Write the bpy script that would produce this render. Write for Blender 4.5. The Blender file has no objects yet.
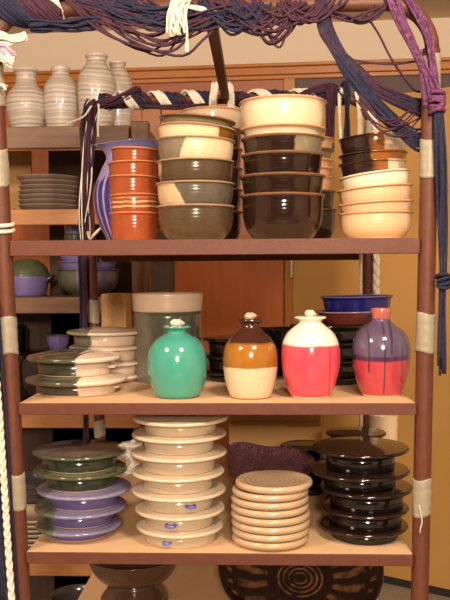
import bpy, math, random
from mathutils import Vector, Matrix
random.seed(7)
C = bpy.context.scene.collection
PI = math.pi
# ------------------------------------------------------------------ camera
PSI, PIT, ROL, F, D0 = math.radians(2.199), math.radians(1.89), math.radians(0.35), 850.0, 1.60
FW = Vector((-math.sin(PSI)*math.cos(PIT), math.cos(PSI)*math.cos(PIT), -math.sin(PIT)))
_r0 = Vector((math.cos(PSI), math.sin(PSI), 0)); _u0 = _r0.cross(FW)
RT = _r0*math.cos(ROL) - _u0*math.sin(ROL)
UP = _r0*math.sin(ROL) + _u0*math.cos(ROL)
EYE = Vector((0, -D0, 0))
def ray(px, py): return FW + RT*((px-225)/F) + UP*((300-py)/F)
def W(px, py, Y):
    d = ray(px, py); return EYE + d*((Y+D0)/d.y)
def G(px, py, z):
    d = ray(px, py); return EYE + d*(z/d.z)
def mpp(P): return (P-EYE).dot(FW)/F          # metres per pixel at P
cd = bpy.data.cameras.new('camera'); co = bpy.data.objects.new('camera', cd); C.objects.link(co)
cd.sensor_fit = 'VERTICAL'; cd.sensor_height = 36; cd.lens = F/600*36; cd.clip_start = .05
co.matrix_world = Matrix((( RT.x, UP.x, -FW.x, EYE.x), (RT.y, UP.y, -FW.y, EYE.y), (RT.z, UP.z, -FW.z, EYE.z), (0,0,0,1)))
bpy.context.scene.camera = co

# ------------------------------------------------------------------ materials
def lin(c):
    return tuple(((v/255+.055)/1.055)**2.4 if v/255 > .04045 else v/255/12.92 for v in c)
class NT:
    def __init__(s, name, rough=.5, coat=0, metal=0):
        s.m = bpy.data.materials.new(name); s.m.use_nodes = True; s.t = s.m.node_tree; s.n = s.t.nodes
        s.b = s.n['Principled BSDF']; s.b.inputs['Roughness'].default_value = rough
        s.b.inputs['Coat Weight'].default_value = coat; s.b.inputs['Coat Roughness'].default_value = .06
        s.b.inputs['Metallic'].default_value = metal
        tc = s.n.new('ShaderNodeTexCoord'); s.obj = tc.outputs['Object']
        sp = s.n.new('ShaderNodeSeparateXYZ'); s.t.links.new(s.obj, sp.inputs[0]); s.x, s.y, s.z = sp.outputs
    def L(s, a, b): s.t.links.new(a, b)
    def M(s, op, a, b=None, c=None):
        n = s.n.new('ShaderNodeMath'); n.operation = op
        for i, v in enumerate((a, b, c)):
            if v is None: continue
            if isinstance(v, (int, float)): n.inputs[i].default_value = v
            else: s.L(v, n.inputs[i])
        return n.outputs[0]
    def step(s, v, t, soft=.0015):                 # 1 where v > t
        n = s.n.new('ShaderNodeMapRange'); n.inputs['From Min'].default_value = t-soft; n.inputs['From Max'].default_value = t+soft
        s.L(v, n.inputs['Value']); return n.outputs[0]
    def noise(s, scale, detail=3, stretch=None, rough=.5):
        n = s.n.new('ShaderNodeTexNoise'); n.inputs['Scale'].default_value = scale; n.inputs['Detail'].default_value = detail
        n.inputs['Roughness'].default_value = rough
        if stretch:
            mp = s.n.new('ShaderNodeMapping'); mp.inputs['Scale'].default_value = stretch; s.L(s.obj, mp.inputs[0]); s.L(mp.outputs[0], n.inputs['Vector'])
        else: s.L(s.obj, n.inputs['Vector'])
        return n.outputs['Fac']
    def mix(s, f, a, b):
        n = s.n.new('ShaderNodeMix'); n.data_type = 'RGBA'
        if isinstance(f, (int, float)): n.inputs['Factor'].default_value = f
        else: s.L(f, n.inputs['Factor'])
        for v, i in ((a, 6), (b, 7)):
            if isinstance(v, tuple): n.inputs[i].default_value = (*v[:3], 1)
            else: s.L(v, n.inputs[i])
        return n.outputs[2]
    def ramp(s, f, stops):
        n = s.n.new('ShaderNodeValToRGB'); e = n.color_ramp.elements
        while len(e) < len(stops): e.new(.5)
        for k, (p, c) in zip(e, stops): k.position = p; k.color = (*c, 1)
        s.L(f, n.inputs[0]); return n.outputs[0]
    def out(s, col, bump=None, strength=.2, dist=.002):
        if isinstance(col, tuple): s.b.inputs['Base Color'].default_value = (*col, 1)
        else: s.L(col, s.b.inputs['Base Color'])
        if bump is not None:
            n = s.n.new('ShaderNodeBump'); n.inputs['Strength'].default_value = strength; n.inputs['Distance'].default_value = dist
            s.L(bump, n.inputs['Height']); s.L(n.outputs[0], s.b.inputs['Normal'])
        return s.m
def dk(c, k): return tuple(v*k for v in c)
def speck(N, c, var=.25, scale=60):
    return N.mix(N.noise(scale, 4), dk(c, 1-var), dk(c, 1+var))
def glaze(name, c, rough=.18, var=.18, scale=45, foot=None, split=None, zsplit=None, throw=.25, coat=.25, edge=None):
    """glazed pot. split=(x, colour, slant): colour where x > split; zsplit=[(z, colour)...] colour above z"""
    N = NT(name, rough, coat)
    col = speck(N, c, var, scale)
    wob = N.M('MULTIPLY', N.M('SUBTRACT', N.noise(35, 2), .5), .012)
    if split:
        x0, c2, sl = split
        v = N.M('ADD', N.M('ADD', N.x, N.M('MULTIPLY', N.z, sl)), wob)
        col = N.mix(N.step(v, x0, .002), col, speck(N, c2, var, scale))
    for (z0, c2) in (zsplit or []):
        col = N.mix(N.step(N.M('ADD', N.z, N.M('MULTIPLY', wob, .35)), z0, .0012), col, speck(N, c2, var, scale))
    if edge: col = N.mix(N.step(N.z, edge[0], .0008), col, edge[1])
    if foot: col = N.mix(N.step(N.z, foot[0], .0005), foot[1], col)
    bz = N.M('SINE', N.M('MULTIPLY', N.z, 900))
    return N.out(col, N.M('ADD', bz, N.noise(120, 2)), throw*.25, .0012)
def plain(name, c, rough=.6, var=.15, scale=40, bump=.1, bscale=200, metal=0):
    N = NT(name, rough, 0, metal); N.b.inputs['Specular IOR Level'].default_value = .3; return N.out(speck(N, c, var, scale), N.noise(bscale, 3), bump, .001)
def wood(name, a, b, axis='x', rough=.5, scale=9, bump=.12):
    N = NT(name, rough); st = {'x': (.6, 8, 8), 'y': (8, .6, 8), 'z': (8, 8, .6)}[axis]
    g = N.noise(scale, 6, st, .65); g2 = N.noise(scale*5, 3, st, .6)
    f = N.M('ADD', N.M('MULTIPLY', g, .7), N.M('MULTIPLY', g2, .3))
    return N.out(N.ramp(f, [(.32, a), (.68, b)]), f, bump, .002)
def yarn(name, c, var=.4):
    N = NT(name, .85); n = N.noise(170, 2)
    return N.out(N.ramp(n, [(.3, dk(c, 1-var)), (.7, dk(c, 1+var))]), N.noise(420, 2), .6, .002)

# ------------------------------------------------------------------ mesh helpers
class MB:
    def __init__(s): s.v = []; s.f = []
    def add(s, vs, fs):
        o = len(s.v); s.v += [tuple(p) for p in vs]; s.f += [tuple(i+o for i in f) for f in fs]; return s
    def box(s, a, b):
        (x0,y0,z0),(x1,y1,z1) = a, b
        return s.add([(x0,y0,z0),(x1,y0,z0),(x1,y1,z0),(x0,y1,z0),(x0,y0,z1),(x1,y0,z1),(x1,y1,z1),(x0,y1,z1)],
                     [(0,3,2,1),(4,5,6,7),(0,1,5,4),(1,2,6,5),(2,3,7,6),(3,0,4,7)])
    def lathe(s, prof, n=48, warp=None):
        vs, fs = [], []; idx = []
        for (r, z) in prof:
            if r < 1e-6: idx.append([len(vs)]); vs.append((0,0,z))
            else:
                row = []
                for k in range(n):
                    a = 2*PI*k/n; p = (r*math.cos(a), r*math.sin(a), z)
                    if warp: p = warp(*p)
                    row.append(len(vs)); vs.append(p)
                idx.append(row)
        for A, B in zip(idx, idx[1:]):
            if len(A) == 1 and len(B) == 1: continue
            for k in range(n):
                j = (k+1) % n
                if len(A) == 1: fs.append((A[0], B[j], B[k])) if False else fs.append((A[0], B[k], B[j])[::-1])
                elif len(B) == 1: fs.append((A[k], A[j], B[0]))
                else: fs.append((A[k], A[j], B[j], B[k]))
        return s.add(vs, fs)
    def tube(s, pts, r, n=5, cap=True):
        pts = [Vector(p) for p in pts]; vs = []; fs = []; m = len(pts)
        prev = None
        for i, p in enumerate(pts):
            t = (pts[min(i+1, m-1)] - pts[max(i-1, 0)])
            t = t.normalized() if t.length > 1e-9 else Vector((0,0,1))
            if prev is None:
                a = Vector((0,0,1)) if abs(t.z) < .9 else Vector((1,0,0)); u = t.cross(a).normalized()
            else:
                u = prev - t*prev.dot(t); u = u.normalized() if u.length > 1e-6 else t.orthogonal().normalized()
            prev = u; w = t.cross(u); rr = r(i/(m-1)) if callable(r) else r
            for k in range(n):
                a = 2*PI*k/n; vs.append(p + u*(math.cos(a)*rr) + w*(math.sin(a)*rr))
        for i in range(m-1):
            for k in range(n):
                j = (k+1) % n; fs.append((i*n+k, i*n+j, (i+1)*n+j, (i+1)*n+k))
        if cap: fs.append(tuple(range(n))[::-1]); fs.append(tuple((m-1)*n+k for k in range(n)))
        return s.add(vs, fs)
    def build(s, name, mat, parent=None, smooth=True, bevel=0, loc=None, auto=None):
        me = bpy.data.meshes.new(name); me.from_pydata(s.v, [], s.f); me.update()
        import bmesh
        bm = bmesh.new(); bm.from_mesh(me); bmesh.ops.recalc_face_normals(bm, faces=bm.faces); bm.to_mesh(me); bm.free()
        me.polygons.foreach_set('use_smooth', [smooth]*len(me.polygons))
        if smooth and auto is not None: me.set_sharp_from_angle(angle=math.radians(auto))
        o = bpy.data.objects.new(name, me); C.objects.link(o); me.materials.append(mat)
        if parent: o.parent = parent
        if loc is not None: o.location = loc
        if bevel:
            b = o.modifiers.new('bevel', 'BEVEL'); b.width = bevel; b.segments = 2; b.limit_method = 'ANGLE'
        return o
def tag(o, label, cat, group=None):
    o['label'] = label; o['category'] = cat
    if group: o['group'] = group
    return o
def thing(name, loc, label, cat, group=None, rz=0):
    o = bpy.data.objects.new(name, None); C.objects.link(o); o.location = loc; o.rotation_euler = (0, 0, rz); o.empty_display_size = .05
    return tag(o, label, cat, group)
def struct(o): o['kind'] = 'structure'; return o
def smooth_path(pts, n=24):
    P = [Vector(p) for p in pts]; P = [P[0]*2-P[1]] + P + [P[-1]*2-P[-2]]; out = []; segs = len(P)-3
    for i in range(n):
        u = i/(n-1)*segs; k = min(int(u), segs-1); t = u-k; a, b, c, d = P[k:k+4]
        out.append(.5*((2*b) + (c-a)*t + (2*a-5*b+4*c-d)*t*t + (3*b-a-3*c+d)*t**3))
    return out
# rounded profile corner smoothing for lathes
def sm(prof, n=40):
    return [(max(p.x, 0), p.z) for p in smooth_path([(r, 0, z) for r, z in prof], n)]

# ------------------------------------------------------------------ palette
brown_metal = plain('hammered_brown_paint', (.100,.030,.017), .5, .25, 60, .4, 320)
brown_pipe = plain('brown_pipe_paint', (.105,.038,.021), .5, .25, 40, .2, 300)
board = plain('bare_fibreboard', (.62,.40,.23), .7, .12, 25, .15, 150)
tape = plain('beige_tape', (.27,.23,.17), .36, .14, 70, .6, 90)
rackwood = wood('dark_stained_plank', (.12,.055,.030), (.23,.115,.06), 'x')
orangeplank = wood('orange_plank', (.30,.115,.035), (.46,.20,.07), 'x')
rackend = wood('rough_upright', (.10,.04,.02), (.22,.10,.045), 'z')
endgrain = wood('sawn_block', (.42,.23,.09), (.60,.36,.16), 'y', .7)
doorwood = wood('orange_door_veneer', (.38,.095,.018), (.50,.145,.030), 'z', .35, 6, .04)
trimwood = wood('varnished_trim', (.34,.105,.016), (.45,.165,.030), 'x', .3, 7, .05)
trimvert = wood('varnished_upright_trim', (.34,.115,.02), (.45,.175,.038), 'z', .3, 7, .05)
cream_wall = plain('cream_wall_paint', (.68,.56,.44), .8, .03, 3, .03, 80)
tan_wall = plain('tan_wall_paint', (.47,.255,.075), .5, .07, 2.5, .06, 60)
ceil_mat = plain('ceiling_paint', (.72,.57,.42), .9, .04, 3, .05, 60)
floor_mat = plain('grey_floor', (.30,.26,.20), .6, .12, 14, .1, 60)
dark_base = plain('dark_skirting', (.025,.02,.018), .6, .1)
cardboard = plain('brown_cardboard', (.42,.235,.09), .8, .06, 14, .08, 60)
CREAM = (.64,.49,.33); TAN = (.66,.45,.27); DARK = (.035,.018,.012)
CR = (.70,.55,.42)
blue_y = yarn('navy_yarn', (.0075,.0075,.033), .8); purple_y = yarn('plum_yarn', (.042,.008,.024), .6); lilac_y = yarn('bright_purple_yarn', (.105,.026,.085), .65)
white_y = yarn('cream_yarn', (.66,.60,.50), .15)

# ------------------------------------------------------------------ shelving unit
DEP, ZT = .85, .4943
def XLz(z): return -.4634-.0388*z
def XRz(z): return .2988+.0195*z
XL, XR = XLz(ZT), XRz(ZT)
Z1, Z2, Z3 = .0607, -.2467, -.5316
Z4 = -.78
PR = .0165
YB = 2.08
FLOOR = -1.25
unit = thing('shelving_unit', ((XL+XR)/2, DEP/2, FLOOR), 'tall brown metal display rack whose shelves hold all the glazed pottery', 'shelf')
U = unit.location.copy()
def rel(p): return Vector(p) - U
posts = {}
def pxz(nm, z): return XLz(z)-PR if nm[1] == 'l' else XRz(z)+PR
for nm, Y in (('fl', 0), ('fr', 0), ('bl', DEP), ('br', DEP)):
    mb = MB(); mb.tube([(pxz(nm, FLOOR)-U.x, Y-U.y, 0), (pxz(nm, ZT-.085)-U.x, Y-U.y, ZT-.085-FLOOR)], PR if Y == 0 else PR*.95, 20)
    posts[nm] = mb.build('post', brown_metal, unit, auto=40)
def bar(Y, name='top_bar'):
    a, b, R = XL-PR, XR+PR, .085; pts = []
    for k in range(9):
        t = PI - k/8*PI/2; pts.append((a+R+R*math.cos(t), Y, ZT-R+R*math.sin(t)))
    for k in range(1, 9):
        pts.append((a+R+(b-a-2*R)*k/9, Y, ZT))
    for k in range(9):
        t = PI/2 - k/8*PI/2; pts.append((b-R+R*math.cos(t), Y, ZT-R+R*math.sin(t)))
    return MB().tube([rel(p) for p in pts], .0135, 16).build(name, brown_pipe, unit)
bar(0); bar(DEP)
xc = W(209, 22, 0).x
o = MB().box((xc-.0115-U.x, .0-U.y, ZT-.012-FLOOR), (xc+.0115-U.x, DEP-U.y, ZT+.010-FLOOR)).build('cross_bar', brown_pipe, unit, False, .004)
def shelf(z, lip):
    XL, XR = XLz(z), XRz(z)
    b = MB().box((XL-U.x, -.010-U.y, z-.008-FLOOR), (XR-U.x, DEP+.01-U.y, z-FLOOR)).build('shelf', board, unit, False, .001)
    m = MB()
    m.box((XL-U.x, -.0145-U.y, z-lip-FLOOR), (XR-U.x, -.0105-U.y, z+.0005-FLOOR))
    m.box((XL-U.x, -.0105-U.y, z-lip-FLOOR), (XR-U.x, .008-U.y, z-lip+.003-FLOOR))
    e = m.build('front_lip', brown_metal, b, False, .0012); e['label'] = 'brown painted steel shelf edge'
    m = MB().box((XL-U.x, DEP+.0105-U.y, z-lip-FLOOR), (XR-U.x, DEP+.0145-U.y, z+.0005-FLOOR)); m.build('back_lip', brown_metal, b, False)
for z, l in ((Z1,.0285), (Z2,.0215), (Z3,.0215), (Z4,.0215)): shelf(z, l)
def tapewrap(nm, y0, y1):
    Y = 0 if nm[0] == 'f' else DEP
    xp = 10 if 'l' in nm else 425
    za, zb = W(xp, y1, Y).z, W(xp, y0, Y).z; z0 = (za+zb)/2; X = pxz(nm, z0); za -= z0; zb -= z0
    R = (PR if Y == 0 else PR*.95)+.0011; prof = []; n = 14
    for k in range(n+1):
        t = k/n; prof.append((R + (.0006 if k % 4 == 0 else 0) + .0003*math.sin(k*2.3), za+(zb-za)*t))
    prof = [(R-.0018, za)] + prof + [(R-.0018, zb)]
    ph = random.random()*6
    mb = MB().lathe(prof, 28, lambda x, y, z: (x*(1+.03*math.sin(5*math.atan2(y,x)+ph+z*60)), y, z+.0025*math.sin(2*math.atan2(y,x)+ph)))
    o = mb.build('tape_wrap', tape, posts[nm], loc=(X-U.x, Y-U.y, z0-FLOOR)); o.rotation_euler = (0, math.atan(-.0388 if nm[1] == 'l' else .0195), 0); o['label'] = 'beige tape wound round the post'
for a in (('fl',66,108),('fl',150,187),('fl',317,354),('fl',473,508),('fr',56,95),('fr',140,178),('fr',313,352),('fr',478,515),
          ('bl',300,323),('bl',420,436),('br',121,136)): tapewrap(*a)

# ------------------------------------------------------------------ room
def wx(px, py=300, Y=YB): return W(px, py, Y).x
ztr0, ztr1 = W(225, 81.5, YB).z, W(225, 66.5, YB).z
CEIL = W(430, 22, YB).z
WROT = math.radians(-4.2)
def wallbox(a, b, name, mat, bev=0, extra=()):
    m = MB().box(a, b)
    for e in extra: m.box(*e)
    o = m.build(name, mat, None, False, bev); o.location = (0, YB, 0); o.rotation_euler = (0, 0, WROT); return struct(o)
xt1, xt0, xd0, xd1 = wx(296), wx(284), wx(163), wx(284)
wallbox((-3.2, 0, FLOOR), (2.6, .12, CEIL+.02), 'wall_back', cream_wall)
struct(MB().box((-3.0, -4.6, FLOOR-.1), (2.6, YB+.4, FLOOR)).build('floor', floor_mat, None, False))
struct(MB().box((-3.0, -4.6, CEIL), (2.6, YB+.4, CEIL+.1)).build('ceiling', ceil_mat, None, False))
struct(MB().box((-3.12, -4.6, FLOOR), (-3.0, YB+.4, CEIL)).build('wall_left', cream_wall, None, False))
struct(MB().box((2.6, -4.6, FLOOR), (2.72, YB+.4, CEIL)).build('wall_right', cream_wall, None, False))
wallbox((-3.0, -.034, ztr0+.018), (2.58, 0, ztr1-.014), 'trim_1', trimwood, .003, (((-3.0, -.046, ztr1-.014), (2.58, 0, ztr1)), ((-3.0, -.024, ztr0), (2.58, 0, ztr0+.018))))
redtrim = wood('dark_red_wood_head', (.24,.055,.013), (.34,.085,.02), 'x', .4)
wallbox((-3.0, -.016, ztr0-.062), (xt1, 0, ztr0), 'trim_4', redtrim, .002)
wallbox((xt0+.004, -.036, FLOOR), (xt1, 0, ztr0-.001), 'trim_2', trimvert, .003)
wallbox((xd0-.085, -.034, FLOOR), (xd0-.002, 0, ztr0-.063), 'trim_3', wood('brown_door_frame', (.30,.095,.022), (.42,.15,.038), 'z', .4), .003)
wallbox((-3.0, -.014, FLOOR), (xd0-.09, 0, ztr0-.063), 'wall_panel', doorwood)
wallbox((xt1, -.010, FLOOR), (1.6, 0, ztr0), 'wall_panel', plain('doorway_shade_purple_grey', (.13,.085,.09), .7, .1))  # flat panel in the doorway, its dark interior put into the colour
wallbox((xd0, -.022, FLOOR+.008), (xd1, 0, ztr0-.064), 'door_1', doorwood, .002)
# tan door standing ajar, hinged at the upright trim
dr = MB().box((0, -.035, .012), (.95, 0, .69-FLOOR)).build('door_2', tan_wall, None, False, .002)
dr.location = (xt1+.004, YB-.03, FLOOR); dr.rotation_euler = (0, 0, math.radians(-33)); struct(dr)
MB().box((.0, -.037, .0), (.95, -.001, .030)).build('kick_strip', dark_base, dr, False)
hm = plain('pale_hinge', (.62,.55,.42), .3, .1, metal=.6)
hz = W(295, 268, YB-.05).z - FLOOR
for zz in (hz, hz-.85, hz+.62):
    MB().tube([(-.004, -.041, zz-.04), (-.004, -.041, zz+.04)], .006, 10).build('hinge', hm, dr, auto=40)

# ------------------------------------------------------------------ pottery builders
ORD = ['lowest', 'second', 'third', 'fourth', 'fifth', 'sixth', 'seventh', 'eighth', 'ninth']
def pos(k, n):
    return 'lowest' if k == 0 else 'topmost' if k == n-1 else ORD[k] + ' from the bottom'
def bowl_mb(R, h, rb, t=.0042, flare=.055, n=2.7, lipdrop=.10):
    Rw = R*(1-flare); outer = [(0, .0015), (rb*.86, .0015), (rb*.88, 0), (rb, 0), (rb*1.01, .003)]
    def ro(s): return rb*1.01 + (Rw-rb*1.01)*(1-(1-s)**n)
    for k in range(1, 15):
        s = k/14*(1-lipdrop); outer.append((ro(s), .003+(h-.003)*s))
    outer += [(Rw+(R-Rw)*.35, h*(1-lipdrop*.55)), (R*.985, h-.0035), (R, h-.0018), (R*.992, h-.0002), (R*.975, h-.0006)]
    inner = [(Rw-t+(R-Rw)*.2, h*(1-lipdrop*.7))]
    for k in range(14, 0, -1):
        s = k/14*(1-lipdrop); inner.append((max(ro(s)-t, .001), max(.003+(h-.003)*s, .007)))
    inner += [(rb*.5, .006), (0, .006)]
    m = MB().lathe(outer+inner, 56); m.rim = ((len(outer)-5)*56, (len(outer)+0)*56); return m
def rim_slot(o, m, mat):
    if not mat: return
    o.data.materials.append(mat)
    for i in range(*m.rim): o.data.polygons[i].material_index = 1
RIM = {}
def bowl_stack(cx, Y, zbase, specs, labelf, group, rbf=.6, hmin=.05, bz=None):
    """specs bottom to top: (half px, rim py, material, tilt deg, dx px, extra)"""
    n = len(specs); objs = []
    h0 = None
    for k, (hw, py, mat, tilt, dx) in enumerate(specs):
        P = W(cx+dx, py, Y); R = hw*mpp(P)
        if k == 0: h = P.z - zbase; h0 = h
        else: h = max(h0*.98, hmin)
        q = (specs[k-1][1]-py)*mpp(P)/h if k else 1
        nn = 4.2 if k == 0 else max(1.0, min(3.2, math.log(.20)/math.log(max(q, .05))))
        m = bowl_mb(R, h, R*rbf, flare=.055 if q > .3 else .09, n=nn); o = m.build('bowl', mat); rim_slot(o, m, RIM.get(mat.name))
        o.rotation_euler = (0, math.radians(-tilt), random.random()*.3-.15)
        a = math.radians(-tilt)
        o.location = (P.x - math.sin(a)*h, Y, P.z - math.cos(a)*h)
        tag(o, labelf(k, n), 'bowl', group); objs.append(o)
    return objs

# glazes for the bowls
terra = glaze('terracotta_glaze', (.24,.050,.015), .2, .25, 40)
def terra_band():
    N = NT('banded_terracotta', .2, .6); c = speck(N, (.24,.050,.015), .25)
    s = N.M('SINE', N.M('ADD', N.M('MULTIPLY', N.z, 700), N.M('MULTIPLY', N.noise(30, 2), 5)))
    m = N.M('MULTIPLY', N.step(s, .35, .2), N.M('MULTIPLY', N.step(N.z, .030, .002), N.M('SUBTRACT', 1, N.step(N.z, .052, .002))))
    return N.out(N.mix(N.M('MULTIPLY', m, .55), c, (.75,.5,.25)), N.noise(100, 2), .06)
terra_b = terra_band()
STONE = (.066,.040,.021)
g_dark = glaze('speckled_grey_brown_glaze', STONE, .22, .35, 110, edge=None)
g_half = glaze('half_oatmeal_glaze', (.50,.35,.21), .22, .15, 90, split=(-.012, (.09,.073,.052), .5))
g_half2 = glaze('grey_left_oatmeal_glaze', (.17,.13,.085), .25, .2, 90, split=(-.030, (.60,.43,.27), -.25))
g_oat = glaze('oatmeal_and_amber_glaze', (.66,.48,.31), .25, .12, 90, split=(.040, (.17,.065,.015), 0))
g_olive = glaze('olive_rim_glaze', (.15,.11,.05), .22, .25, 90)
g_brown = glaze('dark_tenmoku_glaze', (.016,.006,.004), .12, .4, 60, edge=None)
g_brownp = glaze('tenmoku_with_grey_patch', (.017,.007,.005), .14, .35, 60, split=(.030, (.20,.16,.10), 0))
g_cream = glaze('cream_glaze', CREAM, .22, .06, 60)
g_tan = glaze('warm_tan_glaze', (.60,.39,.22), .35, .08, 60)
g_white = glaze('pale_cream_glaze', (.72,.59,.44), .25, .05, 60)
g_amber = glaze('black_and_amber_glaze', (.03,.014,.010), .14, .3, 60, split=(-.004, (.30,.10,.018), 0))
def triple():
    N = NT('black_amber_cream_glaze', .15, .6); w = N.M('MULTIPLY', N.M('SUBTRACT', N.noise(30, 2), .5), .014); v = N.M('ADD', N.x, w)
    c = N.mix(N.step(v, -.004, .008), (.02,.009,.007), (.26,.085,.015)); c = N.mix(N.step(v, .021, .0015), c, CREAM)
    return N.out(c, N.noise(100, 2), .05)
g_triple = triple()
rim_rust = plain('rusty_breaking_rim', (.17,.085,.045), .25, .3, 90); rim_pale = plain('worn_pale_rim', (.30,.20,.12), .25, .3, 90)
rim_terra = plain('pale_terracotta_rim', (.46,.15,.055), .25, .3, 90); rim_peach = plain('toasted_rim', (.56,.30,.16), .3, .2, 60)
RIM.update({'dark_tenmoku_glaze': rim_rust, 'tenmoku_with_grey_patch': rim_rust, 'speckled_grey_brown_glaze': rim_pale, 'pale_edged_grey_brown_glaze': rim_pale, 'half_oatmeal_glaze': rim_pale,
  'grey_left_oatmeal_glaze': rim_pale, 'oatmeal_and_amber_glaze': rim_pale, 'terracotta_glaze': rim_terra, 'banded_terracotta': rim_terra, 'cream_glaze': rim_peach, 'warm_tan_glaze': rim_peach, 'olive_rim_glaze': rim_rust})
g_peach = glaze('peach_glaze', (.60,.30,.17), .3, .1)

# --- top shelf
YT = .098
G1 = 'terracotta bowls on the top shelf'
bowl_stack(134, .15, Z1, [(25.5,213,terra,0,.8),(25,195,terra_b,1,0),(25.5,177,terra,-1,-.5),(26,163,terra,1,-.5),(24,149.5,terra,-2,1)],
           lambda k, n: 'glossy terracotta bowl, %s in the stack beside the blue pitcher' % pos(k, n), G1, .84)
desc = ['dark speckled grey-brown bowl', 'oatmeal bowl with grey right half', 'grey-brown bowl with pale left edge', 'oatmeal bowl with grey-green left side',
        'oatmeal bowl with amber right side', 'olive-rimmed bowl, tilted']
g_dark2 = glaze('pale_edged_grey_brown_glaze', (.40,.29,.18), .22, .2, 90, split=(-.066, STONE, 0))
bowl_stack(195.5, YT, Z1, [(39.5,206.5,g_dark,0,0),(40,184,g_half,0,-.3),(39.5,162,g_dark2,0,-.2),(40,141,g_half2,-1.5,.3),(40.5,129,g_oat,-4,1),(38.5,120,g_olive,-5,2)],
           lambda k, n: '%s, %s in the stoneware stack' % (desc[k], pos(k, n)), 'stoneware bowls left of centre', .66)
desc2 = ['glossy dark brown bowl']*3 + ['dark brown bowl with a grey patch', 'cream bowl', 'big deep cream bowl']
bowl_stack(282.5, YT, Z1, [(42.5,195.5,g_brown,0,0),(43,176.5,g_brown,0,0),(41.5,155.5,g_brown,0,0),(42,139,g_brownp,0,.3),(43,130,g_cream,0,0),(44,103,g_cream,0,.3)],
           lambda k, n: '%s, %s in the tall middle stack' % (desc2[k], pos(k, n)), 'bowls stacked at the top shelf middle', .66)
desc3 = ['flared tan bowl']*3 + ['rounded pale cream bowl', 'black bowl with cream right edge', 'shallow black and amber bowl', 'black, amber and cream bowl']
bowl_stack(375.5, YT, Z1, [(37,213,g_tan,1,0),(37.5,203,g_tan,3,0),(37.5,188,g_tan,4.5,-1),(35.5,174.5,g_white,6.5,-1),(34,163,g_triple,2.5,-3),(34.5,154.5,g_amber,2.5,-2.5),(34.5,138,g_triple,3,-2.5)],
           lambda k, n: '%s, %s in the leaning right-hand stack' % (desc3[k], pos(k, n)), 'bowls stacked at the right end of the top shelf', .68)
desc4 = ['dark bowl']*4 + ['brown bowl', 'wide cream bowl']
bowl_stack(212, .42, Z1, [(31,212,g_brown,0,0),(31,190,g_brown,0,0),(31,169,g_brown,0,0),(31,150,g_brown,0,0),(31,131,g_brown,0,0),(32,112,g_cream,0,0)],
           lambda k, n: '%s, %s in the rear stack behind the stoneware' % (desc4[k], pos(k, n)), 'bowls in the second row behind the stoneware', .62)
desc5 = ['dark bowl']*2 + ['small peach bowl']*3 + ['grey bowl', 'small cream bowl']
bowl_stack(303, .42, Z1, [(34,210,g_brown,0,0),(34,192,g_brown,0,-1),(30,178,g_peach,0,0),(30.5,169,g_peach,0,0),(30.5,161,g_peach,0,0),(31.5,151,g_olive,0,0),(32,140,g_tan,0,0)],
           lambda k, n: '%s, %s in the rear stack right of centre' % (desc5[k], pos(k, n)), 'bowls in the second row behind the dark stack', .62)

# blue pitcher
def pitcher_mat():
    N = NT('lavender_and_cobalt_drip_glaze', .15, .6)
    a = N.M('ARCTAN2', N.x, N.M('MULTIPLY', N.y, -1))
    st = N.M('SINE', N.M('ADD', N.M('MULTIPLY', a, 24), N.M('MULTIPLY', N.noise(20, 2), 3)))
    low = N.M('SUBTRACT', 1, N.step(N.M('ADD', N.z, N.M('MULTIPLY', N.noise(25, 2), .05)), .185, .006))
    m = N.M('MULTIPLY', N.step(st, -.55, .15), low)
    return N.out(N.mix(m, speck(N, (.27,.24,.50), .15), (.028,.02,.16)), N.noise(90, 2), .05)
YP = .40; PC = W(131, 190, YP)
t = thing('pitcher', (PC.x, YP, Z1), 'lavender blue pitcher with cobalt drips and flared rim, behind the terracotta bowls', 'pitcher')
def pxprof(cx, Y, zb, lst, base=True):
    out = []
    for hw, py in lst:
        P = W(cx, py, Y); out.append((hw*mpp(P), P.z-zb))
    return out
pp = pxprof(131, YP, Z1, [(25,239),(33,222),(37.5,204),(36,187),(29,170),(24,160),(25.5,153),(32,147.5),(37.5,145.5)])
pm = pitcher_mat()
body = [(0,0),(pp[0][0]*.85,0)] + sm([(pp[0][0]*.9,.001)]+pp, 36)
body += [(r-.004, z) for r, z in sm(pp[::-1], 24)] + [(0, .008)]
def spout(x, y, z):
    r = math.hypot(x, y); a = math.atan2(y, x); k = max(0, min(1, (z-.160)/.025)); d = abs(abs(a)-PI)
    w = math.exp(-(d/.45)**2)*k*.03; return (x*(1+w), y*(1+w*.3), z+.004*w*10 - .004*k*math.sin(2*a))
MB().lathe(body, 56, spout).build('body', pm, t)
hp = smooth_path([(pp[5][0]*.98,0,.150),(pp[5][0]+.03,0,.165),(pp[2][0]+.028,0,.13),(pp[2][0]*.99,0,.085)], 18)
MB().tube(hp, .0075, 10).build('handle', pm, t)

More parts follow.
